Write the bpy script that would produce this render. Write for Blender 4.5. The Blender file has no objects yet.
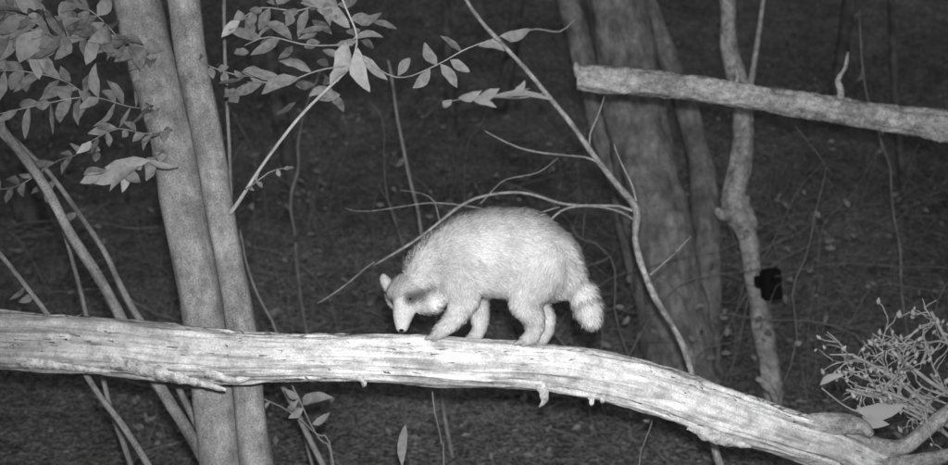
import bpy, math, random
import numpy as np
from mathutils import Vector, noise, Matrix
random.seed(7); rng=np.random.default_rng(7)
S=bpy.context.scene
S.view_settings.view_transform='Standard'; S.view_settings.look='None'; S.view_settings.exposure=0

# ------------------------------------------------------------------ survey frame
CAM=Vector((0,0,2.0)); PITCH=math.radians(8); FPX=1016.0
FW=Vector((0,math.cos(PITCH),-math.sin(PITCH))); UP=Vector((0,math.sin(PITCH),math.cos(PITCH))); RT=Vector((1,0,0))
def W(u,v,d):
    """bearing (u,v) measured at the camera post + distance d (m) -> world point"""
    return CAM+FW*d+RT*((u-474)/FPX*d)+UP*(-(v-232.5)/FPX*d)
def gh(x,y):
    t=max(0.0,y-4.0); h=0.22*t
    q=max(0.0,min(y,12.5)-6.0); h+=0.03*q*q
    if y>12.5: h+=0.39*(min(y,60)-12.5)
    if y>60: h-=0.22*(y-60)
    a=min(1.0,0.35+abs(y)/14)
    h+=a*0.16*noise.noise(Vector((x*.5,y*.5,1.3)))+a*0.05*noise.noise(Vector((x*1.9,y*1.9,4.3)))
    return h
def gdepth(u,v):
    d=3.0
    while d<40:
        p=W(u,v,d)
        if p.z<gh(p.x,p.y): return d
        d+=0.02
    return 40

# ------------------------------------------------------------------ materials
def nt(name):
    m=bpy.data.materials.new(name); m.use_nodes=True
    n=m.node_tree.nodes; l=m.node_tree.links
    b=n['Principled BSDF']; b.inputs['Specular IOR Level'].default_value=.1
    return m,n,l,b
def g(v): return (v,v,v,1)
def mrange(n,l,src,a,b_,c,d):
    r=n.new('ShaderNodeMapRange'); r.inputs[1].default_value=a; r.inputs[2].default_value=b_; r.inputs[3].default_value=c; r.inputs[4].default_value=d
    l.new(src,r.inputs[0]); return r.outputs[0]
def mmul(n,l,a,b_):
    k=n.new('ShaderNodeMath'); k.operation='MULTIPLY'; l.new(a,k.inputs[0]); l.new(b_,k.inputs[1]); return k.outputs[0]
def mat_bark(name,lo,hi,stretch=.18,scale=60,bump=.4,patch=.35,grain=.15,rough=.9,contrast=(.3,.7),length_tone=None,cracks=0,blotch=0,bands=0):
    m,n,l,b=nt(name); b.inputs['Roughness'].default_value=rough
    at=n.new('ShaderNodeAttribute'); at.attribute_name='bk'
    mp=n.new('ShaderNodeMapping'); mp.inputs['Scale'].default_value=(1,1,stretch); l.new(at.outputs['Vector'],mp.inputs['Vector'])
    n1=n.new('ShaderNodeTexNoise'); n1.inputs['Scale'].default_value=scale; n1.inputs['Detail'].default_value=8; n1.inputs['Roughness'].default_value=.65
    l.new(mp.outputs[0],n1.inputs['Vector'])
    cr=n.new('ShaderNodeValToRGB'); cr.color_ramp.elements[0].position=contrast[0]; cr.color_ramp.elements[1].position=contrast[1]
    cr.color_ramp.elements[0].color=g(lo); cr.color_ramp.elements[1].color=g(hi); l.new(n1.outputs[0],cr.inputs[0])
    n2=n.new('ShaderNodeTexNoise'); n2.inputs['Scale'].default_value=9; n2.inputs['Detail'].default_value=5; l.new(at.outputs['Vector'],n2.inputs['Vector'])
    f=mrange(n,l,n2.outputs[0],.35,.65,1-patch,1+patch*.3)
    n3=n.new('ShaderNodeTexNoise'); n3.inputs['Scale'].default_value=200; n3.inputs['Detail'].default_value=2; l.new(at.outputs['Vector'],n3.inputs['Vector'])
    f=mmul(n,l,f,mrange(n,l,n3.outputs[0],.3,.7,1-grain,1+grain))
    if cracks:
        mp2=n.new('ShaderNodeMapping'); mp2.inputs['Scale'].default_value=(1,1,.045); mp2.inputs['Location'].default_value=(3,1,2); l.new(at.outputs['Vector'],mp2.inputs['Vector'])
        n4=n.new('ShaderNodeTexNoise'); n4.inputs['Scale'].default_value=34; n4.inputs['Detail'].default_value=7; n4.inputs['Distortion'].default_value=.4; l.new(mp2.outputs[0],n4.inputs['Vector'])
        f=mmul(n,l,f,mrange(n,l,n4.outputs[0],.36,.47,1-cracks,1))
    if blotch:
        n5=n.new('ShaderNodeTexNoise'); n5.inputs['Scale'].default_value=26; n5.inputs['Detail'].default_value=6; n5.inputs['Roughness'].default_value=.7; l.new(at.outputs['Vector'],n5.inputs['Vector'])
        f=mmul(n,l,f,mrange(n,l,n5.outputs[0],.36,.56,1-blotch,1+.2*blotch))
    if bands:
        mp3=n.new('ShaderNodeMapping'); mp3.inputs['Scale'].default_value=(1.0,1.0,.5); l.new(at.outputs['Vector'],mp3.inputs['Vector'])
        n6=n.new('ShaderNodeTexNoise'); n6.inputs['Scale'].default_value=14; n6.inputs['Detail'].default_value=6; l.new(mp3.outputs[0],n6.inputs['Vector'])
        f=mmul(n,l,f,mrange(n,l,n6.outputs[0],.36,.55,1-bands,1))
    if length_tone:
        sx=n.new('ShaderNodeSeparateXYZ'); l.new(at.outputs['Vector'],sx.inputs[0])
        f=mmul(n,l,f,mrange(n,l,sx.outputs[2],length_tone[0],length_tone[1],length_tone[2],1))  # base colour scaled darker towards the start of the tube's length
    mx=n.new('ShaderNodeVectorMath'); mx.operation='SCALE'; l.new(cr.outputs[0],mx.inputs[0]); l.new(f,mx.inputs['Scale'])
    l.new(mx.outputs[0],b.inputs['Base Color'])
    bp=n.new('ShaderNodeBump'); bp.inputs['Strength'].default_value=bump; bp.inputs['Distance'].default_value=.01
    l.new(n1.outputs[0],bp.inputs['Height']); l.new(bp.outputs[0],b.inputs['Normal'])
    return m
def mat_rnd(name,lo,hi,rough=.7,nscale=60):
    m,n,l,b=nt(name); b.inputs['Roughness'].default_value=rough
    at=n.new('ShaderNodeAttribute'); at.attribute_name='rnd'
    tc=n.new('ShaderNodeTexCoord'); ns=n.new('ShaderNodeTexNoise'); ns.inputs['Scale'].default_value=nscale; ns.inputs['Detail'].default_value=4
    l.new(tc.outputs['Object'],ns.inputs['Vector'])
    a=n.new('ShaderNodeMath'); a.operation='MULTIPLY_ADD'; a.inputs[1].default_value=.9; a.inputs[2].default_value=-.45; l.new(ns.outputs[0],a.inputs[0])
    ad=n.new('ShaderNodeMath'); ad.operation='ADD'; l.new(a.outputs[0],ad.inputs[0]); l.new(at.outputs['Fac'],ad.inputs[1])
    r=n.new('ShaderNodeMapRange'); r.inputs[3].default_value=lo; r.inputs[4].default_value=hi; l.new(ad.outputs[0],r.inputs[0])
    cb=n.new('ShaderNodeCombineColor'); 
    for i in range(3): l.new(r.outputs[0],cb.inputs[i])
    l.new(cb.outputs[0],b.inputs['Base Color'])
    return m
M_log=mat_bark('stripped_wood',.34,.80,stretch=.09,scale=48,bump=.9,patch=.24,grain=.20,contrast=(.27,.54),length_tone=(1.0,2.0,.60),cracks=.5,blotch=.28)
M_trunk=mat_bark('smooth_bark',.20,.36,stretch=.5,scale=22,bump=.35,patch=.30,grain=.34,blotch=.2,bands=.2)
M_trunk2=mat_bark('furrowed_bark',.14,.34,stretch=.3,scale=24,bump=.7,patch=.4,grain=.34,blotch=.25)
M_branch=mat_bark('pale_branch_bark',.22,.56,stretch=.8,scale=50,bump=.9,patch=.3,grain=.32,blotch=.35)
M_twig=mat_bark('twig_bark',.14,.32,stretch=.4,scale=80,bump=.3,patch=.3,grain=.2)
M_dtwig=mat_bark('dim_twig_bark',.12,.32,stretch=.4,scale=80,bump=.3,patch=.3,grain=.2)
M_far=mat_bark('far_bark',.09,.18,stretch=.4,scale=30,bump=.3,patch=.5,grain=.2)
M_leaf=mat_rnd('leaf_surface',.07,.33,rough=.8)
M_litter=mat_rnd('dead_leaf',.10,.32,rough=.95,nscale=40)
M_bush=mat_bark('pale_twig_bark',.28,.58,stretch=.4,scale=80,bump=.3,patch=.3,grain=.2)

def mat_ground():
    m,n,l,b=nt('forest_floor'); b.inputs['Roughness'].default_value=1
    tc=n.new('ShaderNodeTexCoord'); prev=None
    for sc,lo,hi,det in ((.9,.65,1.3,3),(5,.7,1.3,5),(22,.5,1.5,5),(55,.3,1.7,3)):
        t=n.new('ShaderNodeTexNoise'); t.inputs['Scale'].default_value=sc; t.inputs['Detail'].default_value=det; l.new(tc.outputs['Object'],t.inputs['Vector'])
        o=mrange(n,l,t.outputs[0],.3,.7,lo,hi); prev=o if prev is None else mmul(n,l,prev,o)
    k=n.new('ShaderNodeMath'); k.operation='MULTIPLY'; k.inputs[1].default_value=.22; l.new(prev,k.inputs[0])
    cb=n.new('ShaderNodeCombineColor')
    for i in range(3): l.new(k.outputs[0],cb.inputs[i])
    l.new(cb.outputs[0],b.inputs['Base Color'])
    bp=n.new('ShaderNodeBump'); bp.inputs['Strength'].default_value=.7; bp.inputs['Distance'].default_value=.03
    l.new(prev,bp.inputs['Height']); l.new(bp.outputs[0],b.inputs['Normal'])
    return m
M_ground=mat_ground()

# ------------------------------------------------------------------ mesh builder
class MB:
    def __init__(s): s.V=[];s.F=[];s.K=[];s.R=[];s.M=[]
    def add(s,vs,fs,ks=None,r=.5,m=0):
        o=len(s.V); s.V+=[tuple(v) for v in vs]
        s.K+=[tuple(k) for k in (ks or vs)]
        s.R+=[r]*len(vs); s.F+=[tuple(i+o for i in f) for f in fs]; s.M+=[m]*len(fs)
    def build(s,name,mats,parent=None,smooth=True):
        me=bpy.data.meshes.new(name); me.from_pydata(s.V,[],s.F)
        a=me.attributes.new('bk','FLOAT_VECTOR','POINT'); a.data.foreach_set('vector',np.array(s.K,dtype=np.float32).ravel())
        a=me.attributes.new('rnd','FLOAT','POINT'); a.data.foreach_set('value',np.array(s.R,dtype=np.float32))
        for x in mats: me.materials.append(x)
        me.polygons.foreach_set('material_index',s.M)
        me.polygons.foreach_set('use_smooth',[smooth]*len(s.F))
        me.update(); ob=bpy.data.objects.new(name,me); S.collection.objects.link(ob)
        if parent: ob.parent=parent
        return ob
def empty(name,loc=(0,0,0)):
    e=bpy.data.objects.new(name,None); S.collection.objects.link(e); return e
def resample(P,R,step):
    n=len(P); out=[];ro=[]
    for i in range(n-1):
        p0=P[max(i-1,0)];p1=P[i];p2=P[i+1];p3=P[min(i+2,n-1)]
        k=max(1,int(math.ceil((p2-p1).length/step)))
        for j in range(k):
            t=j/k;t2=t*t;t3=t2*t
            out.append(.5*((2*p1)+(p2-p0)*t+(2*p0-5*p1+4*p2-p3)*t2+(3*p1-p0-3*p2+p3)*t3)); ro.append(R[i]*(1-t)+R[i+1]*t)
    out.append(P[-1]);ro.append(R[-1]); return out,ro
def frames(C):
    T=[]
    for i in range(len(C)):
        a=C[max(i-1,0)];b=C[min(i+1,len(C)-1)]; T.append((b-a).normalized())
    N=T[0].cross(Vector((0.13,1,.21))).normalized(); out=[]
    for t in T:
        N=(N-t*N.dot(t)).normalized(); out.append((t,N,t.cross(N)))
    return out
def tube(mb,P,R,seg=8,step=.05,rough=0.0,fr=6.0,wob=0.0,m=0,dispf=None,seed=None,r=.5):
    if not isinstance(R,(list,tuple)): R=[R]*len(P)
    C,RR=resample(P,list(R),step); sd=random.random()*90 if seed is None else seed
    if wob: C=[c+wob*noise.noise_vector(Vector((i*step*3,sd,0)))*min(1,i/3) for i,c in enumerate(C)]
    fs=frames(C); vs=[];ks=[];F=[];s=0
    for i,(c,rr,(t,N,B)) in enumerate(zip(C,RR,fs)):
        if i: s+=(C[i]-C[i-1]).length
        for j in range(seg):
            a=2*math.pi*j/seg; ca,sa=math.cos(a),math.sin(a); q=rr
            if rough: q*=1+rough*noise.noise(Vector((ca*1.4,sa*1.4,s*fr+sd)))+rough*.5*noise.noise(Vector((ca*3,sa*3,s*fr*3+sd)))
            if dispf: q*=dispf(ca,sa,s,i/len(C))
            vs.append(c+N*(ca*q)+B*(sa*q)); ks.append((ca*max(rr,.01)+sd,sa*max(rr,.01),s))
    for i in range(len(C)-1):
        for j in range(seg):
            k=(j+1)%seg; F.append((i*seg+j,i*seg+k,(i+1)*seg+k,(i+1)*seg+j))
    F.append(tuple(range(seg))[::-1]); F.append(tuple((len(C)-1)*seg+j for j in range(seg)))
    mb.add(vs,F,ks,r,m); return C
def leaf(mb,b,t,w,m=1,nrm=None,r=None,curl=.22):
    d=t-b; L=d.length; d=d/L
    if nrm is None: nrm=Vector((random.uniform(-.8,.8),-1,random.uniform(-.4,1.2)))
    side=d.cross(nrm)
    if side.length<.05: side=d.cross(Vector((1,0,0.3)))
    side.normalize(); nn=side.cross(d).normalized()
    prof=[(0,0.02),(.12,.45),(.3,.9),(.5,1),(.7,.8),(.87,.42),(1,.0)]
    vs=[];F=[]; c=random.uniform(-curl,curl); c2=random.uniform(-.14,.14); fold=random.uniform(.05,.55)
    for k,(s,q) in enumerate(prof):
        q1=q*random.uniform(.8,1.12); q2=q*random.uniform(.8,1.12)
        p=b+d*(L*s)+nn*(c*L*math.sin(s*3.0))+side*(c2*L*math.sin(s*3.0)); hw=w*.5
        vs+= [p-side*hw*q1+nn*hw*q1*fold,p,p+side*hw*q2+nn*hw*q2*fold]
    for k in range(len(prof)-1):
        o=k*3; F+=[(o,o+1,o+4,o+3),(o+1,o+2,o+5,o+4)]
    mb.add(vs,F,None,random.random() if r is None else r,m)
def px(d): return d/FPX
def spray(mb,pts,d,n,ll,lw,rad=.0022,m=0,lm=1,droop=.3,rr=None):
    P=[W(*(p if len(p)==3 else (p[0],p[1],d))) for p in pts]
    C=tube(mb,P,[rad]*(len(P)-1)+[rad*.5],seg=5,step=.03,wob=.008,m=m)
    for i in range(n):
        t=(i+random.uniform(.1,1))/n; k=min(len(C)-2,int(t*(len(C)-1))); ax=(C[k+1]-C[k]).normalized()
        sd=1 if i%2 else -1
        out=ax*random.uniform(.1,.9)+Vector((-ax.z,0,ax.x))*sd*random.uniform(.3,1)+Vector((0,random.uniform(-.9,.5),-droop*random.uniform(.3,2)))
        out.normalize(); L=ll*random.uniform(.5,1.2)
        leaf(mb,C[k],C[k]+out*L,lw*random.uniform(.7,1.2),m=lm,r=None if rr is None else rr*random.uniform(.4,1.3))
    leaf(mb,C[-1],C[-1]+((C[-1]-C[-3]).normalized()+Vector((0,0,-.2))).normalized()*ll,lw,m=lm)
def to_ground(p,lean=(0,0),extra=.08):
    x=p.x+lean[0];y=p.y+lean[1]; return Vector((x,y,gh(x,y)-extra))
def crown(mb,top,dirv,n=6,size=1.4,m=0,lm=1,leaves=16,ll=.1):
    for i in range(n):
        a=i*2.4+random.random(); o=top+dirv*random.uniform(-.2,1)*size*.9
        q=Vector((math.cos(a),math.sin(a),random.uniform(.3,.9)))
        e=o+q*size*random.uniform(.6,1)
        C=tube(mb,[o,o+q*size*.3+Vector((0,0,.05)),e],[.022,.014,.004],seg=6,step=.1,wob=.03,m=m)
        for k in range(leaves):
            c=C[random.randrange(len(C)//3,len(C))]+Vector([random.gauss(0,.13) for _ in range(3)])
            dd=Vector([random.gauss(0,1) for _ in range(3)]); dd.z-=.5; dd.normalize()
            leaf(mb,c,c+dd*ll*random.uniform(.7,1.2),ll*.42,m=lm)

# ------------------------------------------------------------------ ground
xs=sorted(set([round(s*(0.0+ (i/60)**2.2*90+i*.06),3) for i in range(61) for s in (1,-1)]))
ys=[-40,-20,-10,-5,-2,0,1,2]+[3+i*.1 for i in range(110)]+[14+i*.6 for i in range(30)]+[33,37,42,50,60,75,100,140]
vs=[(x,y,gh(x,y)) for y in ys for x in xs]; nx=len(xs)
fs=[(j*nx+i,j*nx+i+1,(j+1)*nx+i+1,(j+1)*nx+i) for j in range(len(ys)-1) for i in range(nx-1)]
mb=MB(); mb.add(vs,fs); mb.build('hillside_ground',[M_ground])
mb=MB()
for i in range(15000):
    y=3.6+10.5*random.random()**1.15; x=random.uniform(-1,1)*(.62*y+.8)
    if noise.noise(Vector((x*1.1,y*1.1,7)))<random.uniform(-.5,.15): continue
    z=gh(x,y)+random.uniform(.002,.02); c=Vector((x,y,z)); a=random.uniform(0,6.28); tl=random.uniform(-.2,.7)
    d=Vector((math.cos(a),math.sin(a),tl)).normalized(); s=d.cross(Vector((random.gauss(0,.45),random.gauss(0,.45),1))).normalized()
    L=random.uniform(.012,.036); w=L*random.uniform(.35,.7); n_=s.cross(d)
    mb.add([c-d*L,c-s*w+n_*w*.3,c+d*L,c+s*w+n_*w*.3,c],[(0,1,4),(1,2,4),(2,3,4),(3,0,4)],None,random.random()**1.5,0)
mb.build('leaf_litter',[M_litter],smooth=False)

# ------------------------------------------------------------------ fallen log
LOGP=[(-330,330,2.9,33),(-120,334,2.95,31),(0,340,3.0,29.5),(100,345,3.0,28),(180,353,3.0,27),(260,357,3.0,25),(340,358,3.0,23.5),(430,361,3.0,24),(530,366,3.02,23),(600,376,3.05,24.5),(660,390,3.08,25.5),(720,411,3.12,26),(780,431,3.17,23),(835,449,3.22,25),(900,486,3.3,24),(1000,560,3.45,22),(1100,640,3.6,20)]
P=[W(a,b,c) for a,b,c,r in LOGP]; R=[r*px(c) for a,b,c,r in LOGP]
P.append(to_ground(P[-1],(.15,.1))); R.append(.05)
def logdisp(ca,sa,s,t):
    q=1+.14*noise.noise(Vector((ca*1.6,sa*1.6,s*1.9)))+.09*noise.noise(Vector((ca*6,sa*6,s*3.2)))+.05*noise.noise(Vector((ca*12,sa*12,s*16)))+.03*noise.noise(Vector((ca*25,sa*25,s*40)))
    gv=noise.noise(Vector((ca*3.8+9,sa*3.8,s*1.1))); q-=.20*max(0,1-abs(gv)*13)
    q+=.09*max(0,noise.noise(Vector((ca*2.5,sa*2.5,s*7+5))))
    return q
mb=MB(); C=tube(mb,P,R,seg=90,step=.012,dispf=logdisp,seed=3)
CR=resample(P,R,.012)[1]
FR=frames(C)
for i in range(1500):
    k=random.randrange(20,len(C)-30); t,N,B=FR[k]; a=random.uniform(0,6.28); nn=N*math.cos(a)+B*math.sin(a); sd=t.cross(nn)
    under=nn.z<-.35
    if under and random.random()<.6: continue
    b=C[k]+nn*CR[k]*.95; L=random.uniform(.006,.035); w=random.uniform(.001,.0035)
    sg=random.choice((1,-1)); e=b+t*sg*L+nn*random.uniform(.002,.013)
    mb.add([b-sd*w,b+sd*w,e,b-nn*.006],[(0,1,2),(1,3,2),(3,0,2)],[(random.random()*5,0,1.3+j*.01) for j in range(4)])
def strip(pts,w,d,th=.003):
    Q=[W(a,b,d+ (c if c else 0)) for a,b,c in pts]
    vs=[];F=[]
    CC,_=resample(Q,[0]*len(Q),.01); n=len(CC)
    for i,c in enumerate(CC):
        t=(CC[min(i+1,n-1)]-CC[max(i-1,0)]).normalized(); s=t.cross(Vector((0,1,.2))).normalized(); q=w*.5*(1-(i/(n-1))**3*.85)*(1+.5*noise.noise(c*60)); o=Vector((0,th,0))
        vs+=[c-s*q,c+s*q*(1+.5*noise.noise(c*90+Vector((5,5,5)))),c+s*q+o,c-s*q+o]
    for i in range(n-1):
        for j in range(4): F.append((i*4+j,i*4+(j+1)%4,i*4+4+(j+1)%4,i*4+4+j))
    F.append((0,3,2,1)); F.append(tuple((n-1)*4+j for j in range(4)))
    mb.add(vs,F,[(v.x,v.z*1,1.6) for v in vs])
strip([(50,352,-.04),(110,362,-.055),(170,376,-.07),(226,390,-.06)],.045,2.98)
strip([(0,360,-.045),(60,366,-.055),(110,372,-.05)],.03,2.98)
strip([(205,372,-.06),(232,380,-.07),(250,378,-.06)],.03,2.98)
strip([(536,380,-.05),(543,390,-.06),(544,401,-.062),(539,407,-.055)],.03,3.02)
strip([(589,392,-.05),(592,400,-.055),(591,406,-.05)],.022,3.05)
strip([(602,394,-.05),(603,400,-.055),(601,403,-.05)],.018,3.05)
strip([(358,376,-.05),(364,383,-.055),(363,387,-.05)],.02,3.0)
strip([(690,424,-.05),(715,438,-.06),(752,447,-.05)],.04,3.12)
strip([(780,438,-.05),(800,449,-.06),(828,456,-.06)],.05,3.2)
def sd_(ca,sa,s,t): return 1+.22*noise.noise(Vector((ca*3,sa*3,s*8)))+.16*noise.noise(Vector((ca*8,sa*8,s*25)))
for pts in ([(790,432,3.2,15),(825,424,3.17,12),(858,426,3.14,8),(872,436,3.12,3)],
            [(815,450,3.22,18),(860,447,3.22,12),(900,448,3.22,8),(932,425,3.25,7),(985,380,3.3,6)],
            [(850,458,3.22,16),(895,466,3.2,9),(960,452,3.2,6)]):
    tube(mb,[W(a,b,c) for a,b,c,_ in pts],[r*px(c) for _,_,c,r in pts],seg=20,step=.012,dispf=sd_,m=1)
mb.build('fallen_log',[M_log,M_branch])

# ------------------------------------------------------------------ twin-stemmed tree at left
def trunk(mb,pts,seg=24,up=2.5,rough=.06,m=0,step=.05,fl=1.35):
    P=[W(a,b,c) for a,b,c,_ in pts]; R=[r*px(c) for _,_,c,r in pts]
    d=(P[0]-P[1]).normalized(); top=P[0]+d*up
    P=[top,P[0]+d*up*.5]+P; R=[R[0]*.5,R[0]*.75]+R
    low=P[-1]; z=gh(low.x,low.y)
    if low.z>z+.05:
        dd=(P[-1]-P[-2]).normalized(); k=(low.z-z)/max(.2,-dd.z); e=low+dd*k; e.z=gh(e.x,e.y)
        mid=low.lerp(e,.7); P+=[mid,e+Vector((0,0,-.1))]; R+=[R[-1]*1.02,R[-1]*fl]
    else: P.append(low-Vector((0,0,.2))); R.append(R[-1]*fl)
    tube(mb,P,R,seg=seg,step=step,rough=rough,fr=4,m=m)
    return top,d
mb=MB()
t1=trunk(mb,[(134,-10,3.36,23),(150,60,3.33,23),(170,130,3.31,22.5),(183,200,3.29,22),(196,270,3.27,21.5),(205,330,3.26,21),(213,400,3.26,21),(222,470,3.26,21)],seg=36,rough=.10,step=.03)
t2=trunk(mb,[(182,-10,3.26,16),(191,60,3.25,15.5),(206,130,3.24,14.5),(218,200,3.23,14),(231,270,3.22,14.5),(241,330,3.22,15),(249,400,3.23,15.5),(257,470,3.24,16.5)],seg=30,rough=.10,step=.03)
crown(mb,t1[0],t1[1],lm=1); crown(mb,t2[0],t2[1],lm=1)
def lf(b,t,d,w,r=None): leaf(mb,W(b[0],b[1],d),W(t[0],t[1],d+random.uniform(-.05,.04)),w*px(d),m=1,r=r)
d=3.1
tube(mb,[W(229,214,3.2),W(240,200,3.17),W(262,168,3.12),W(300,120,d),W(332,86,d),W(350,66,d),W(357,35,d),W(340,-5,d),W(325,-60,d)],[.008,.006,.005,.005,.0045,.004,.003,.003,.002],seg=8,step=.03,wob=.01,m=2)
tube(mb,[W(350,66,d),W(318,72,d),W(285,82,d),W(248,82,d)],[.003,.0025,.002,.0015],seg=6,step=.03,wob=.01,m=0)
tube(mb,[W(353,45,d),W(310,44,d),W(270,36,d),W(246,45,d)],[.003,.0025,.002,.0015],seg=6,step=.03,wob=.01,m=0)
tube(mb,[W(354,52,d),W(395,76,d),W(435,66,d),W(470,48,d),W(500,36,d)],[.003,.0025,.002,.002,.0015],seg=6,step=.03,wob=.01,m=0)
for b,t,w,r in [((352,70),(330,86),15,1.0),((346,42),(337,82),20,.85),((358,48),(371,92),18,.9),((362,55),(388,80),13,.7),((352,40),(384,38),13,.5),((350,28),(316,10),15,.5),
  ((342,12),(300,4),14,.4),((352,20),(382,12),14,.4),((330,28),(298,34),12,.3),((312,73),(278,62),13,.4),((300,78),(262,95),14,.35),((285,82),(244,72),13,.4),((262,84),(232,96),12,.3),
  ((292,40),(262,22),13,.35),((280,38),(250,55),13,.3),((262,38),(228,30),12,.3),
  ((430,68),(412,88),12,.5),((437,66),(425,42),12,.4),((450,60),(470,72),12,.55),((462,52),(440,36),12,.4),((478,46),(505,52),12,.5),((500,36),(530,28),12,.4),((398,76),(410,58),11,.4),((440,64),(457,88),11,.4)]:
    lf(b,t,d,w,r)
for k in range(30):
    u=random.uniform(232,375); v=random.uniform(-5,105); a=random.uniform(-.6,.9)+(math.pi if random.random()<.6 else 0); L=random.uniform(12,28)
    lf((u,v),(u+math.cos(a)*L,v+abs(math.sin(a))*L),3.15,random.uniform(7,13),random.uniform(.0,.45))
spray(mb,[(245,190,3.14),(268,172,3.1),(282,168,3.08)],3.1,5,.04,.018)
spray(mb,[(165,150,3.24),(150,160,3.1),(125,166,3.05),(100,172,3.0)],3.1,7,.07,.035,rr=.7)
lf((150,160),(104,168),3.04,14,.75); lf((128,166),(84,180),3.0,17,.75); lf((140,166),(110,192),3.02,13,.5); lf((145,160),(180,166),3.05,10,.6); lf((124,164),(140,182),3.02,12,.45)
spray(mb,[(152,60,3.32),(120,40,3.1),(70,38,2.95),(30,30,2.9),(-30,40,2.9)],3,32,.12,.05,rr=.5)
spray(mb,[(160,110,3.3),(130,108,3.1),(90,98,3.0),(40,104,2.95),(-20,118,2.95)],3,24,.09,.032,rr=.45)
spray(mb,[(120,40,3.1),(90,10,3.0),(40,-8,2.95),(0,0,2.9)],3,24,.12,.05,rr=.5)
spray(mb,[(70,38,2.95),(40,20,2.9),(-10,10,2.8)],3,16,.12,.05,rr=.5)
spray(mb,[(90,98,3.0),(60,80,3.0),(15,70,3.0),(-20,72,3.0)],3,20,.10,.04,rr=.45)
lf((42,38),(40,80),2.95,17,.7); lf((20,36),(-5,62),2.95,16,.6); lf((60,40),(85,20),2.95,16,.6)
spray(mb,[(195,60,3.24),(225,72,3.2),(250,76,3.2)],3.2,6,.06,.025,rr=.4)
spray(mb,[(172,130,3.2),(145,135,3.1),(118,130,3.05),(92,142,3.0)],3.2,12,.06,.025,rr=.45)
spray(mb,[(340,-5,3.1),(300,10,3.1),(262,8,3.1),(240,20,3.1)],3.2,14,.08,.033,rr=.4)
spray(mb,[(100,150,3.3),(60,160,3.4),(20,185,3.45),(-10,190,3.5)],3.4,14,.07,.025,rr=.35)
mb.build('twin_stem_tree',[M_trunk,M_leaf,M_bush])

# ------------------------------------------------------------------ leaning saplings at left
def stem(name,pts,mat,seg=8,leaves=0,ground=True,wob=.015,rough=.2):
    mb=MB(); P=[W(a,b,c) for a,b,c,_ in pts]; R=[r*px(c) for _,_,c,r in pts]
    if ground:
        e=P[-1]; dd=(P[-1]-P[-2]).normalized(); z=gh(e.x,e.y)
        if e.z>z and dd.z<-.15:
            q=e+dd*((e.z-z)/-dd.z); q.z=gh(q.x,q.y)-.06; P.append(q); R.append(R[-1]*1.15)
    C=tube(mb,P,R,seg=seg,step=.05,rough=rough,wob=wob)
    for i in range(leaves):
        c=random.choice(C[:len(C)//2]); dd=Vector((random.uniform(-1,1),random.uniform(-.5,.2),random.uniform(-.8,.4))).normalized()
        leaf(mb,c,c+dd*random.uniform(.04,.07),.025,m=1,r=.3)
    return mb.build(name,[mat,M_leaf])
stem('leaning_sapling',[(-120,-60,3.3,4),(-30,80,3.3,5),(30,165,3.3,5),(72,235,3.3,5),(112,306,3.3,5.5),(160,382,3.3,6),(212,470,3.3,6.5)],M_trunk2,leaves=3)
stem('leaning_sapling',[(-60,60,3.5,2),(20,145,3.5,2.5),(60,190,3.5,2.5),(100,245,3.5,3),(137,312,3.5,3.5),(190,410,3.5,3.5)],M_trunk2,leaves=4)
stem('leaning_sapling',[(-90,140,3.2,2),(-10,240,3.2,2.2),(40,306,3.2,2.5),(95,385,3.2,3),(150,470,3.2,3.5)],M_trunk2,leaves=2)
stem('leaning_sapling',[(40,180,3.7,1.5),(70,250,3.7,2),(90,330,3.7,2.5),(108,400,3.7,2.5),(132,470,3.7,3)],M_trunk2,leaves=4)
stem('thin_sapling',[(222,-40,3.6,1.8),(224,60,3.6,1.8),(229,140,3.6,1.8),(232,220,3.6,2),(250,330,3.6,2.3),(300,420,3.6,3)],M_dtwig,leaves=0)
stem('thin_sapling',[(388,60,5,1.4),(402,120,5,1.6),(412,180,5,1.8),(426,235,5,2),(436,330,5,2)],M_twig,leaves=3,wob=.05)
stem('thin_sapling',[(240,230,4.2,1),(262,300,4.2,1.3),(275,330,4.2,1.6),(300,420,4.2,1.6)],M_twig,leaves=2,wob=.03)
stem('thin_sapling',[(320,70,6,1.2),(300,150,6,1.5),(292,210,6,1.6),(305,290,6,1.6)],M_twig,leaves=3,wob=.06)
stem('thin_sapling',[(860,10,5.6,.8),(868,80,5.6,1.0),(885,170,5.6,1.1),(900,250,5.6,1.2),(905,330,5.6,1.3)],M_dtwig,leaves=3,wob=.05)

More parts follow.
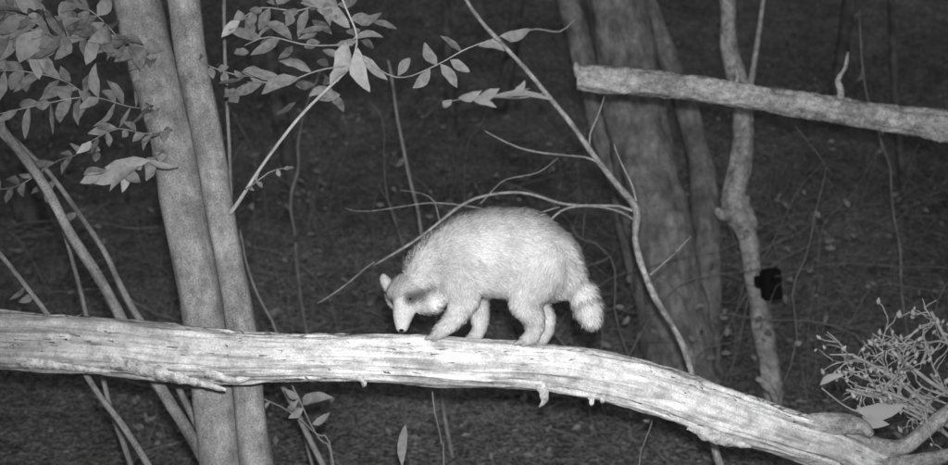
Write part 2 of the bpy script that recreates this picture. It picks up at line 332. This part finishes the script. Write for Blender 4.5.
# ------------------------------------------------------------------ hanging vine and thin twigs
mb=MB()
d=3.9
P=[(430,-60,d,2.0),(466,2,d,2.0),(505,45,d,2.2),(545,93,d,2.4),(590,150,d,2.7),(620,185,d,3.0),(638,208,d,4.2),(640,240,d,3.6),(650,275,d,3.3),(668,320,d,3.3),(690,378,d,3.3),(715,450,d,4),(735,520,d,4)]
PP=[W(a,b,c) for a,b,c,_ in P]; PP.append(to_ground(PP[-1])); tube(mb,PP,[r*px(c) for _,_,c,r in P]+[.016],seg=8,step=.03,rough=.35,fr=14,wob=.025)
for pts,r in [([(638,212),(600,212),(560,206),(520,196),(480,204),(440,226),(405,244),(375,262)],1.4),([(640,222),(610,212),(570,208),(545,222),(530,232)],1.1),
   ([(604,166),(560,155),(520,145),(488,134)],1.0),([(560,207),(520,212),(440,208),(345,208)],.7),([(375,262),(340,285),(318,302)],.8),([(590,150),(600,120),(605,95)],1.0),([(636,205),(628,180),(618,150)],1.0),
   ([(505,45),(530,30),(560,35),(575,20)],.8),([(650,275),(672,262),(690,240)],.9),([(440,226),(425,200),(398,190)],.6),([(480,204),(500,180),(540,170),(560,155)],.6)]:
    tube(mb,[W(a,b,d) for a,b in pts],[r*px(d)]*(len(pts)-1)+[r*px(d)*.5],seg=6,step=.03,wob=.04,rough=.2,fr=20,m=0)
tube(mb,[W(545,93,d),W(520,98,d-.02),W(480,97,d-.05),W(446,102,d-.05)],[.003,.0025,.002,.0015],seg=6,step=.03,m=0)
for b,t,w in [((452,100),(444,108),8),((458,98),(482,90),9),((478,98),(500,88),10),((490,97),(530,88),10),((500,98),(553,102),8),((470,98),(497,108),8),((510,97),(525,80),8)]:
    leaf(mb,W(b[0],b[1],d-.04),W(t[0],t[1],d-.08),w*px(d),m=1,r=.95)
mb.build('climbing_vine',[M_branch,M_leaf])

# ------------------------------------------------------------------ broken limb upper right
mb=MB()
pts=[(578,77,4.0,12),(610,79,3.98,14),(660,84,3.95,13),(710,91,3.92,12.5),(760,98,3.9,12),(810,106,3.88,13),(860,114,3.86,13),(905,121,3.84,14),(960,129,3.8,15.5),(1080,150,3.75,17),(1250,185,3.7,19),(1420,235,3.7,22)]
def bd(ca,sa,s,t): return 1+.15*noise.noise(Vector((ca*3,sa*3,s*9)))+.16*noise.noise(Vector((ca*7,sa*7,s*24)))+.10*noise.noise(Vector((ca*15,sa*15,s*60)))+.14*noise.noise(Vector((ca*1.3,sa*1.3,s*3)))
PP=[W(a,b,c) for a,b,c,_ in pts]; RR=[r*px(c) for _,_,c,r in pts]
PP.append(to_ground(PP[-1],(.3,0))); RR.append(.1)
tube(mb,PP,RR,seg=40,step=.012,dispf=bd)
tube(mb,[W(838,108,3.87),W(841,92,3.85),W(838,80,3.85),W(845,68,3.85),W(848,52,3.85)],[.016,.014,.010,.009,.005],seg=8,step=.015,rough=.4,fr=30)
tube(mb,[W(586,80,4.0),W(578,72,3.97),W(576,62,3.96)],[.03,.02,.006],seg=8,step=.01,rough=.4,fr=40)
tube(mb,[W(735,88,3.9),W(738,74,3.88),W(734,66,3.88)],[.012,.008,.004],seg=6,step=.015,rough=.3,fr=30)
mb.build('broken_limb',[M_branch])

# ------------------------------------------------------------------ large trees behind
db=gdepth(680,368)
mb=MB()
t=trunk(mb,[(612,-10,db+.3,29),(628,70,db+.2,30),(640,140,db+.1,31),(655,210,db,32),(668,280,db,32),(680,355,db,36)],seg=40,up=3.5,rough=.18,fl=1.5)
crown(mb,t[0],t[1],n=8,size=2)
trunk(mb,[(566,-10,db+.5,11),(585,60,db+.4,12),(604,130,db+.3,13),(628,210,db+.2,15),(650,290,db+.1,18),(668,350,db,20)],seg=24,up=3,rough=.16,fl=1.4)
trunk(mb,[(640,-10,db+.7,11),(668,60,db+.6,11),(692,130,db+.4,12),(704,200,db+.25,14),(706,280,db+.1,16),(702,352,db,19)],seg=24,up=3,rough=.16,fl=1.4)
mb.build('large_forest_tree',[M_trunk2,M_leaf])
dr=gdepth(775,402)
mb=MB()
t=trunk(mb,[(726,-10,dr-.15,8),(729,50,dr-.12,9),(742,105,dr-.1,9.5),(741,160,dr-.08,9.5),(734,205,dr-.05,12.5),(748,235,dr-.03,9.5),(755,285,dr,9),(765,340,dr,9.5),(773,398,dr,10.5)],seg=22,up=2.5,rough=.34,fl=1.6,step=.03)
crown(mb,t[0],t[1],n=6,size=1.3)
tube(mb,[W(739,120,dr-.1),W(750,85,dr-.1),W(757,45,dr-.1),W(766,-20,dr-.1)],[.03,.018,.014,.010],seg=10,step=.04,rough=.2)
tube(mb,[W(735,212,dr-.05),W(722,214,dr-.12),W(716,208,dr-.14)],[.05,.03,.01],seg=10,step=.02,rough=.4)
tube(mb,[W(752,225,dr-.02),W(745,206,dr-.08),W(748,196,dr-.1)],[.04,.03,.01],seg=10,step=.02,rough=.4)
mb.build('slender_tree',[M_branch,M_leaf])
mb=MB(); tube(mb,[W(756,378,dr-.4),W(766,385,dr-.4),W(776,404,dr-.4),to_ground(W(778,425,dr-.4))],[.014,.022,.018,.03],seg=10,step=.02,rough=.4,fr=20); mb.build('broken_snag',[M_branch])
def dim(name,u0,u1,v1,r,ex=0):
    dd=gdepth(u1,v1)
    mb=MB(); t=trunk(mb,[(u0,-10,dd+ex,r*.85),((u0+u1)/2+random.uniform(-6,6),v1*.5,dd+ex*.5,r),(u1,v1-6,dd,r*1.05)],seg=16,up=3,rough=.2)
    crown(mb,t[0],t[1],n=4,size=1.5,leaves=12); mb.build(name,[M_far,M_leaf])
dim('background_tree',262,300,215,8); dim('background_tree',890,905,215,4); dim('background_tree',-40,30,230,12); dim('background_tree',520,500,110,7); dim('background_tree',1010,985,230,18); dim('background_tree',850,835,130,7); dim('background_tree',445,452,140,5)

# ------------------------------------------------------------------ camera box on the slender tree
import bmesh
def boxobj(name,c,sx,sy,sz,mat,parent,bev=.008,rot=0):
    bm=bmesh.new(); bmesh.ops.create_cube(bm,size=1); bmesh.ops.scale(bm,vec=(sx,sy,sz),verts=bm.verts)
    if bev: bmesh.ops.bevel(bm,geom=bm.edges[:],offset=bev,segments=3,affect='EDGES')
    me=bpy.data.meshes.new(name); bm.to_mesh(me); bm.free(); me.materials.append(mat)
    o=bpy.data.objects.new(name,me); S.collection.objects.link(o); o.location=c; o.rotation_euler=(0,math.radians(-6),rot); o.parent=parent; return o
def plain(name,v,rough=.5):
    m,n,l,b=nt(name); b.inputs['Roughness'].default_value=rough
    ns=n.new('ShaderNodeTexNoise'); ns.inputs['Scale'].default_value=80
    o=mrange(n,l,ns.outputs[0],0,1,v*.7,v*1.3)
    cb=n.new('ShaderNodeCombineColor')
    for i in range(3): l.new(o,cb.inputs[i])
    l.new(cb.outputs[0],b.inputs['Base Color']); return m
M_blk=plain('black_plastic',.008,.7); M_lens=plain('dark_glass',.004,.5)
tc=empty('trail_camera'); bc=W(771,284,dr-.13)
boxobj('housing',bc,.108,.06,.17,M_blk,tc,.012); boxobj('front_door',bc+Vector((0,-.034,-.002)),.09,.012,.148,M_blk,tc,.004)
boxobj('lens_window',bc+Vector((0.004,-.042,.03)),.04,.006,.03,M_lens,tc,.002); boxobj('sensor_window',bc+Vector((-.002,-.042,-.03)),.03,.006,.02,M_lens,tc,.002)
boxobj('bracket',bc+Vector((-.045,.06,0)),.05,.07,.06,M_blk,tc,.004)
mb=MB(); cc=W(756,284,dr); ring=[cc+Vector((math.cos(a)*.062,math.sin(a)*.062,0)) for a in [i*math.pi/12 for i in range(25)]]
tube(mb,ring,.003,seg=6,step=.05); mb.build('strap',[M_trunk2],tc)

# ------------------------------------------------------------------ bare bush lower right
mb=MB()
def grow(p,d,L,r,lev):
    n=4; P=[p];dd=d.copy()
    for i in range(n):
        dd=(dd+Vector([random.gauss(0,.28),random.gauss(0,.16),random.gauss(0,.25)])).normalized(); P.append(P[-1]+dd*L/n)
    C=tube(mb,P,[r,r*.9,r*.8,r*.65,r*.45],seg=6,step=.03,rough=.25,fr=40)
    if lev>0:
        for i in range(3):
            c=C[random.randrange(len(C)//4,len(C))]; s=Vector([random.gauss(-.1,.8),random.gauss(0,.35),random.gauss(0.1,.7)])
            grow(c,(dd*.7+s).normalized(),L*random.uniform(.5,.75),r*.7,lev-1)
    elif random.random()<.7:
        c=C[-1]; q=c+Vector((random.gauss(0,.004),0,random.gauss(0,.004))); k=random.uniform(.6,1.5); ax=Vector((random.gauss(0,.5),random.gauss(0,.5),1)).normalized()*.009*k
        tube(mb,[q-ax,q,q+ax*1.2],[.002,.0066*k,.001],seg=6,step=.004,rough=.3,fr=100)
base=W(1010,475,3.4); root=to_ground(base,(.1,.1))
tube(mb,[root,root.lerp(base,.5)+Vector((.03,0,0)),base],[.03,.022,.018],seg=10,step=.04,rough=.2)
for tgt,r in [((890,345,3.35),.008),((865,385,3.3),.008),((935,310,3.4),.008),((850,355,3.35),.007),((870,400,3.25),.007),((955,350,3.35),.008),((905,405,3.3),.007),((930,375,3.45),.008),((845,385,3.3),.006)]:
    e=W(*tgt); dd=(e-base); C=tube(mb,[base,base+dd*.45+Vector((0,0,.05)),e],[.011,r,r*.7],seg=7,step=.03,rough=.25,wob=.05)
    for i in range(3): 
        c=C[random.randrange(len(C)//2,len(C))]; grow(c,(dd.normalized()*.6+Vector([random.gauss(-.2,.6),random.gauss(0,.2),random.gauss(.1,.6)])).normalized(),random.uniform(.10,.17),r*.55,2)
for b,t,w in [((855,410),(905,404),16),((862,416),(890,424),12),((820,385),(845,375),8)]:
    leaf(mb,W(b[0],b[1],3.25),W(t[0],t[1],3.2),w*px(3.25),m=1,r=1.3)
tube(mb,[W(940,430,3.3),W(900,410,3.26),W(855,411,3.25),W(820,386,3.25)],[.006,.004,.003,.002],seg=6,step=.02,rough=.2,wob=.02)
mb.build('bare_bush',[M_bush,M_leaf])

# ------------------------------------------------------------------ seedlings below the log
def seedling(name,pts,lv,mat=M_twig):
    global mb
    mb=MB(); P=[W(a,b,c) for a,b,c in pts]; P.append(to_ground(P[-1])); tube(mb,P,[.0026]*(len(P)-1)+[.006],seg=6,step=.03,wob=.02)
    for b,t,w in lv: leaf(mb,W(b[0],b[1],pts[0][2]),W(t[0],t[1],pts[0][2]-.05),w*px(3.4),m=1,r=random.uniform(.5,.9))
    mb.build(name,[mat,M_leaf])
seedling('seedling',[(290,382,3.4),(303,408,3.4),(318,436,3.4),(334,468,3.4)],[((305,405),(334,398),12),((303,405),(322,392),10),((303,408),(288,418),9),((312,424),(330,412),9),((298,398),(284,388),8)])
seedling('seedling',[(262,398,3.5),(290,412,3.5),(322,440,3.5),(334,472,3.5)],[((270,401),(258,412),8),((290,412),(300,398),7)])
seedling('seedling',[(432,388,3.5),(436,410,3.5),(441,440,3.5),(443,470,3.5)],[((433,392),(426,382),6)])
seedling('seedling',[(402,452,3.3),(402,462,3.3),(401,480,3.3)],[((402,466),(406,424),10)],M_bush)
seedling('seedling',[(655,400,3.7),(650,425,3.7),(640,445,3.7),(636,470,3.7)],[((652,415),(642,420),6)])

# ------------------------------------------------------------------ undergrowth
mb=MB()
for i in range(430):
    y=random.uniform(4.9,11.5); x=random.uniform(-.6,.6)*y; p=Vector((x,y,gh(x,y)-.02)); L=random.uniform(.25,1.7)
    ln=random.gauss(0,.6); q=p+Vector((ln*L*.3+random.gauss(0,.08),random.gauss(0,.1),L*.55)); e=p+Vector((ln*L,random.gauss(0,.2),L*random.uniform(.5,1.05)))
    r=random.uniform(.0018,.0052); C=tube(mb,[p,q,e],[r,r*.8,r*.4],seg=4,step=.1,wob=.08)
    for k in range(random.randrange(0,4)):
        c=random.choice(C); o=c+Vector((random.gauss(0,.25),random.gauss(0,.1),random.gauss(.1,.2))); tube(mb,[c,c.lerp(o,.5)+Vector((0,0,.03)),o],[r*.6,r*.5,r*.3],seg=4,step=.09,wob=.05)
    if random.random()<.5:
        for k in range(random.randrange(3,16)):
            c=random.choice(C[len(C)//3:])+Vector([random.gauss(0,.07) for _ in range(3)]); dd=Vector((random.gauss(0,1),random.gauss(0,.6),random.gauss(-.2,.5))).normalized()
            leaf(mb,c,c+dd*random.uniform(.03,.07),.028,m=1,r=random.random()*.7)
for i in range(240):
    y=random.uniform(4.5,11); x=random.uniform(-.6,.6)*y; a=random.uniform(0,3.14); L=random.uniform(.1,.5); P=[]
    for k in (-1,-.3,.4,1):
        X=x+math.cos(a)*L*k+random.gauss(0,.03);Y=y+math.sin(a)*L*k+random.gauss(0,.03); P.append(Vector((X,Y,gh(X,Y)+.01+random.random()*.05)))
    r=random.uniform(.002,.007); tube(mb,P,[r,r,r,r*.6],seg=4,step=.1,wob=.04)
mb.build('undergrowth',[M_dtwig,M_leaf])

# ------------------------------------------------------------------ raccoon
DR=3.0
K=px(DR)
def Q(u,v,o): return W(u,v,DR+o)
chains={
 'body':[(424,277,-.010,22),(434,269,-.006,28),(450,260,-.003,34),(469,251,0,38),(495,247,0,39.5),(523,248,0,39.5),(547,261,0,34),(562,275,0,24)],
 'belly':[(446,278,0,26),(468,272,0,29),(495,268,0,29),(522,272,0,28),(545,278,0,25)],
 'skull':[(404,296,-.030,14),(410,290,-.018,18),(424,283,-.008,20)],
 'brow':[(397,293,-.02,11),(404,287,-.012,14)],
 'cheekn':[(414,303,-.05,9),(431,299,-.040,14.5)],
 'cheekf':[(396,303,-.012,7),(395,297,0,9.5)],
 'muzzle':[(402,326,-.062,6.6),(403,315,-.055,10),(406,304,-.042,13)],
 'earf':[(390,288,.008,6.5),(386,282,.012,6),(384,278,.013,4.2)],
 'earn':[(424,277,-.040,7),(426,270,-.042,6.5),(428,265,-.042,4.2)],
 'tail':[(560,272,0,18),(572,281,0,14),(582,294,-.004,13.5),(587,306,-.008,13),(590,315,-.010,10),(591,320,-.010,6)],
 'fn':[(457,277,-.040,23),(465,299,-.048,15),(458,313,-.05,11.5),(448,325,-.045,9),(441,331,-.04,7.6),(435,336,-.042,5.5)],
 'ff':[(466,282,.035,19),(477,303,.04,12.5),(480,316,.038,9.5),(480,327,.03,8),(477,334,.022,7.2),(471,338,.018,5.2)],
 'hn':[(542,265,-.036,30),(530,287,-.046,21),(524,303,-.046,15),(533,316,-.042,11.5),(535,327,-.036,9.2),(532,336,-.034,8.2),(524,341,-.036,5.6)],
 'hf':[(541,275,.04,22),(534,296,.042,15),(540,308,.042,11.5),(547,318,.036,8.6),(547,330,.028,7.8),(543,338,.020,7),(537,342,.018,5)],
}
furlen={'body':.019,'belly':.018,'skull':.010,'brow':.006,'cheekn':.015,'cheekf':.009,'muzzle':.004,'earf':.005,'earn':.005,'tail':.025,'fn':.011,'ff':.010,'hn':.012,'hf':.011}
toes=[]
for (u,v,o) in [(435,336,-.042),(471,338,.018),(524,341,-.036),(537,342,.018)]:
    for k in range(4):
        a=(k-1.5)*.009
        toes.append([(u+1,v-.5,o+a*.6,3.4),(u-5,v+1.2,o+a,2.7),(u-9,v+2.8,o+a*1.2,1.8)])
bones=[]
def addchain(nm,ch):
    for a,b in zip(ch[:-1],ch[1:]): bones.append((nm,Q(*a[:3]),a[3]*K,Q(*b[:3]),b[3]*K))
for nm,ch in chains.items(): addchain(nm,ch)
for t in toes: addchain('toe',t)
bm=bmesh.new()
for nm,a,ra,b,rb in bones:
    L=(b-a).length; n=max(1,int(L/max(.0025,min(ra,rb)*.22)))
    for i in range(n+1):
        t=i/n; bmesh.ops.create_icosphere(bm,subdivisions=2,radius=ra*(1-t)+rb*t,matrix=Matrix.Translation(a.lerp(b,t)))
me=bpy.data.meshes.new('tmp'); bm.to_mesh(me); bm.free()
tmp=bpy.data.objects.new('tmp',me); S.collection.objects.link(tmp)
md=tmp.modifiers.new('r','REMESH'); md.mode='VOXEL'; md.voxel_size=.0036; md.use_smooth_shade=True
md=tmp.modifiers.new('s','SMOOTH'); md.factor=.5; md.iterations=5
dg=bpy.context.evaluated_depsgraph_get(); dg.update()
body=bpy.data.meshes.new_from_object(tmp.evaluated_get(dg)); bpy.data.objects.remove(tmp); body.name='body'
nv=len(body.vertices); co=np.empty(nv*3); body.vertices.foreach_get('co',co); co=co.reshape(-1,3)
names=[b[0] for b in bones]
def nearest(X):
    best=np.full(len(X),1e9); idx=np.zeros(len(X),int); tt=np.zeros(len(X))
    for i,(nm,a,ra,b,rb) in enumerate(bones):
        a=np.array(a);b=np.array(b);ab=b-a; t=np.clip(((X-a)@ab)/(ab@ab),0,1)
        dd=np.linalg.norm(X-(a+t[:,None]*ab),axis=1)-(ra*(1-t)+rb*t)
        m=dd<best; best[m]=dd[m]; idx[m]=i; tt[m]=t[m]
    return idx,tt
ed=np.empty(len(body.edges)*2,dtype=int); body.edges.foreach_get('vertices',ed); ed=ed.reshape(-1,2)
zl,zh=Q(480,318,0).z,Q(480,300,0).z; xh=Q(440,300,0).x; xt=Q(566,280,0).x
wv=np.clip((co[:,2]-zl)/(zh-zl),0,1)*np.clip((co[:,0]-xh)/.03,0,1)*np.clip((xt+.03-co[:,0])/.05,0,1)
deg=np.bincount(ed.ravel(),minlength=nv)[:,None]
for it in range(32):
    sm=np.zeros_like(co); np.add.at(sm,ed[:,0],co[ed[:,1]]); np.add.at(sm,ed[:,1],co[ed[:,0]])
    co=co+(sm/np.maximum(deg,1)-co)*(.6*wv[:,None])
body.vertices.foreach_set('co',co.ravel()); body.update()
no=np.empty(nv*3); body.vertices.foreach_get('normal',no); no=no.reshape(-1,3)
eyeN=np.array(Q(410,299,-.070)); eyeF=np.array(Q(394,301,-.036)); nose=np.array(Q(401.5,330,-.070))
def dist(X,p): return np.linalg.norm(X-np.array(p),axis=1)
def blend(c,v,w): return c*(1-w)+v*w
def furcol(X,idx,tt):
    c=np.full(len(X),.49)
    nm=np.array(names)[idx]
    c[nm=='toe']=.38; c[np.isin(nm,['muzzle'])]=.60; c[np.isin(nm,['brow','skull'])]=.34
    c[np.isin(nm,['earf','earn'])]=.46
    for p,s,w in ((eyeN,.021,.93),(eyeF,.016,.93),(Q(419,296,-.078),.023,.9),(Q(429,289,-.072),.020,.72)):
        c=blend(c,.06,w*np.exp(-(dist(X,p)/s)**4))
    for p,s,w in ((Q(414,314,-.07),.011,.7),(Q(434,305,-.08),.016,.85),(Q(442,298,-.06),.014,.6)):
        c=blend(c,.80,w*np.exp(-(dist(X,p)/s)**4))
    c=blend(c,.03,np.exp(-(dist(X,nose)/.008)**6))
    c=blend(c,.13,.7*np.exp(-(dist(X,Q(425,270,-.062))/.007)**4))
    ti=[i for i,n_ in enumerate(names) if n_=='tail']; m=nm=='tail'
    s=(idx-ti[0])+tt; ring=.5+.5*np.sin(s*2*math.pi/1.15+.6)
    c[m]=.54-.26*np.clip((ring[m]-.55)*5,0,1)
    c[m]=np.where(s[m]<.8,.48,c[m])
    pn=np.array([noise.noise(Vector(p*14))+.6*noise.noise(Vector(p*45)) for p in X])
    body_=np.isin(nm,['body','belly','fn','hn','ff','hf']); c=np.where(body_,c*(1+.22*pn),c*(1+.05*pn))
    c=blend(c,c*.66,np.exp(-(dist(X,Q(443,262,-.09))/.055)**2)*body_)
    # darker guard hair along the spine
    c=np.where(body_,c*(1-.18*np.clip((X[:,2]-Q(500,232,0).z)/.05,0,1)),c)
    return c
idx,tt=nearest(co); col=furcol(co,idx,tt)
a=body.attributes.new('rnd','FLOAT','POINT'); a.data.foreach_set('value',(col*.75).astype(np.float32))
def mat_fur(name,gain,nz):
    m,n,l,b=nt(name); b.inputs['Roughness'].default_value=.85; b.inputs['Specular IOR Level'].default_value=.1
    at=n.new('ShaderNodeAttribute'); at.attribute_name='rnd'
    ns=n.new('ShaderNodeTexNoise'); ns.inputs['Scale'].default_value=220; tcx=n.new('ShaderNodeTexCoord'); l.new(tcx.outputs['Object'],ns.inputs['Vector'])
    o=mmul(n,l,mrange(n,l,ns.outputs[0],0,1,gain*(1-nz),gain*(1+nz)),at.outputs['Fac'])
    cb=n.new('ShaderNodeCombineColor')
    for i in range(3): l.new(o,cb.inputs[i])
    l.new(cb.outputs[0],b.inputs['Base Color']); return m
M_fur=mat_fur('raccoon_fur',1.0,.3); body.materials.clear(); body.materials.append(M_fur)
body.polygons.foreach_set('use_smooth',[True]*len(body.polygons))
rc=empty('raccoon'); bo=bpy.data.objects.new('body',body); S.collection.objects.link(bo); bo.parent=rc
body.calc_loop_triangles(); tr=np.array([t.vertices[:] for t in body.loop_triangles])
A,B_,C_=co[tr[:,0]],co[tr[:,1]],co[tr[:,2]]; ar=np.linalg.norm(np.cross(B_-A,C_-A),axis=1)
NF=60000; pick=rng.choice(len(tr),NF,p=ar/ar.sum()); r1=np.sqrt(rng.random(NF)); r2=rng.random(NF)
w0,w1,w2=1-r1,r1*(1-r2),r1*r2
X=A[pick]*w0[:,None]+B_[pick]*w1[:,None]+C_[pick]*w2[:,None]
Nn=no[tr[pick,0]]*w0[:,None]+no[tr[pick,1]]*w1[:,None]+no[tr[pick,2]]*w2[:,None]; Nn/=np.linalg.norm(Nn,axis=1)[:,None]
idx,tt=nearest(X); fl=np.array([list((b[3]-b[1]).normalized()) for b in bones])[idx]
nm=np.array(names)[idx]
fl[np.isin(nm,['body','belly'])]+=np.array([0,0,-.45])
fl+=rng.normal(0,.30,fl.shape)
fl-=Nn*np.sum(fl*Nn,axis=1)[:,None]; fl/=np.linalg.norm(fl,axis=1)[:,None]+1e-9
ln=np.array([furlen.get(n_,.003) for n_ in nm])*rng.uniform(.6,1.3,NF)
low=np.isin(nm,['fn','ff','hn','hf'])
zz=X[:,2]; zp=Q(480,325,0).z; ln=np.where(low&(zz<zp),ln*.45,ln)
thigh=low&(zz>Q(480,300,0).z); ln=np.where(thigh,.018*rng.uniform(.6,1.2,NF),ln)
facep=dist(X,Q(402,306,-.05))<.045; ln=np.where(facep,np.minimum(ln,.006),ln)
cl=furcol(X,idx,tt)*rng.uniform(.80,1.22,NF)
sd=np.cross(fl,Nn); wd=np.where(ln>.01,.0011,.0008)[:,None]
p0=X-Nn*.001; lift=rng.uniform(.25,.75,NF)[:,None]
p1=X+fl*(ln*.5)[:,None]+Nn*(ln[:,None]*.5*lift*1.2); p2=X+fl*ln[:,None]+Nn*(ln[:,None]*lift*.75)
Vv=np.stack([p0-sd*wd,p0+sd*wd,p1-sd*wd*.8,p1+sd*wd*.8,p2],1).reshape(-1,3)
faces=[]
for k in (np.arange(NF)*5).tolist(): faces.append((k,k+1,k+3,k+2)); faces.append((k+2,k+3,k+4))
fm=bpy.data.meshes.new('fur'); fm.from_pydata(Vv.tolist(),[],faces)
a=fm.attributes.new('rnd','FLOAT','POINT'); a.data.foreach_set('value',np.repeat(cl,5).astype(np.float32))
fm.materials.append(M_fur); fm.polygons.foreach_set('use_smooth',[True]*len(fm.polygons))
vn=np.repeat(Nn+.18*rng.normal(0,1,Nn.shape),5,axis=0); vn/=np.linalg.norm(vn,axis=1)[:,None]
fm.normals_split_custom_set_from_vertices(vn.tolist())
fo=bpy.data.objects.new('fur',fm); S.collection.objects.link(fo); fo.parent=rc
M_eye=plain('eye',.006,.15)
for nm_,c,r in (('eye_near',Q(410,299,-.070),.0048),('eye_far',Q(393.5,301,-.035),.0045),('nose_tip',Q(401.5,330,-.074),.0068)):
    bm=bmesh.new(); bmesh.ops.create_icosphere(bm,subdivisions=3,radius=r,matrix=Matrix.Translation(c)@Matrix.Diagonal((1,1,.85,1)))
    me=bpy.data.meshes.new(nm_); bm.to_mesh(me); bm.free(); me.materials.append(M_eye); me.polygons.foreach_set('use_smooth',[True]*len(me.polygons))
    oo=bpy.data.objects.new(nm_,me); S.collection.objects.link(oo); oo.parent=rc

# ------------------------------------------------------------------ light
w=bpy.data.worlds.new('World'); S.world=w; w.use_nodes=True; n=w.node_tree.nodes; l=w.node_tree.links
sk=n.new('ShaderNodeTexSky'); sk.sky_type='NISHITA'; sk.sun_disc=False; sk.sun_elevation=math.radians(35); sk.sun_rotation=math.radians(180)
bw=n.new('ShaderNodeRGBToBW'); l.new(sk.outputs[0],bw.inputs[0]); l.new(bw.outputs[0],n['Background'].inputs[0]); n['Background'].inputs[1].default_value=.045
ld=bpy.data.lights.new('infrared_flash','SPOT'); ld.energy=520; ld.spot_size=math.radians(80); ld.spot_blend=1; ld.shadow_soft_size=.03
lo=bpy.data.objects.new('infrared_flash',ld); S.collection.objects.link(lo); lo.location=(0.02,0.02,2.09); lo.rotation_euler=(math.radians(90-9),0,0)

cd=bpy.data.cameras.new('camera'); co_=bpy.data.objects.new('camera',cd); S.collection.objects.link(co_); co_.location=CAM; co_.rotation_euler=(math.radians(90)-PITCH,0,0)
cd.sensor_width=36; cd.lens=36*FPX/948; cd.clip_end=500; cd.clip_start=.05
cd.dof.use_dof=True; cd.dof.focus_distance=2.7; cd.dof.aperture_fstop=2.6
S.camera=co_
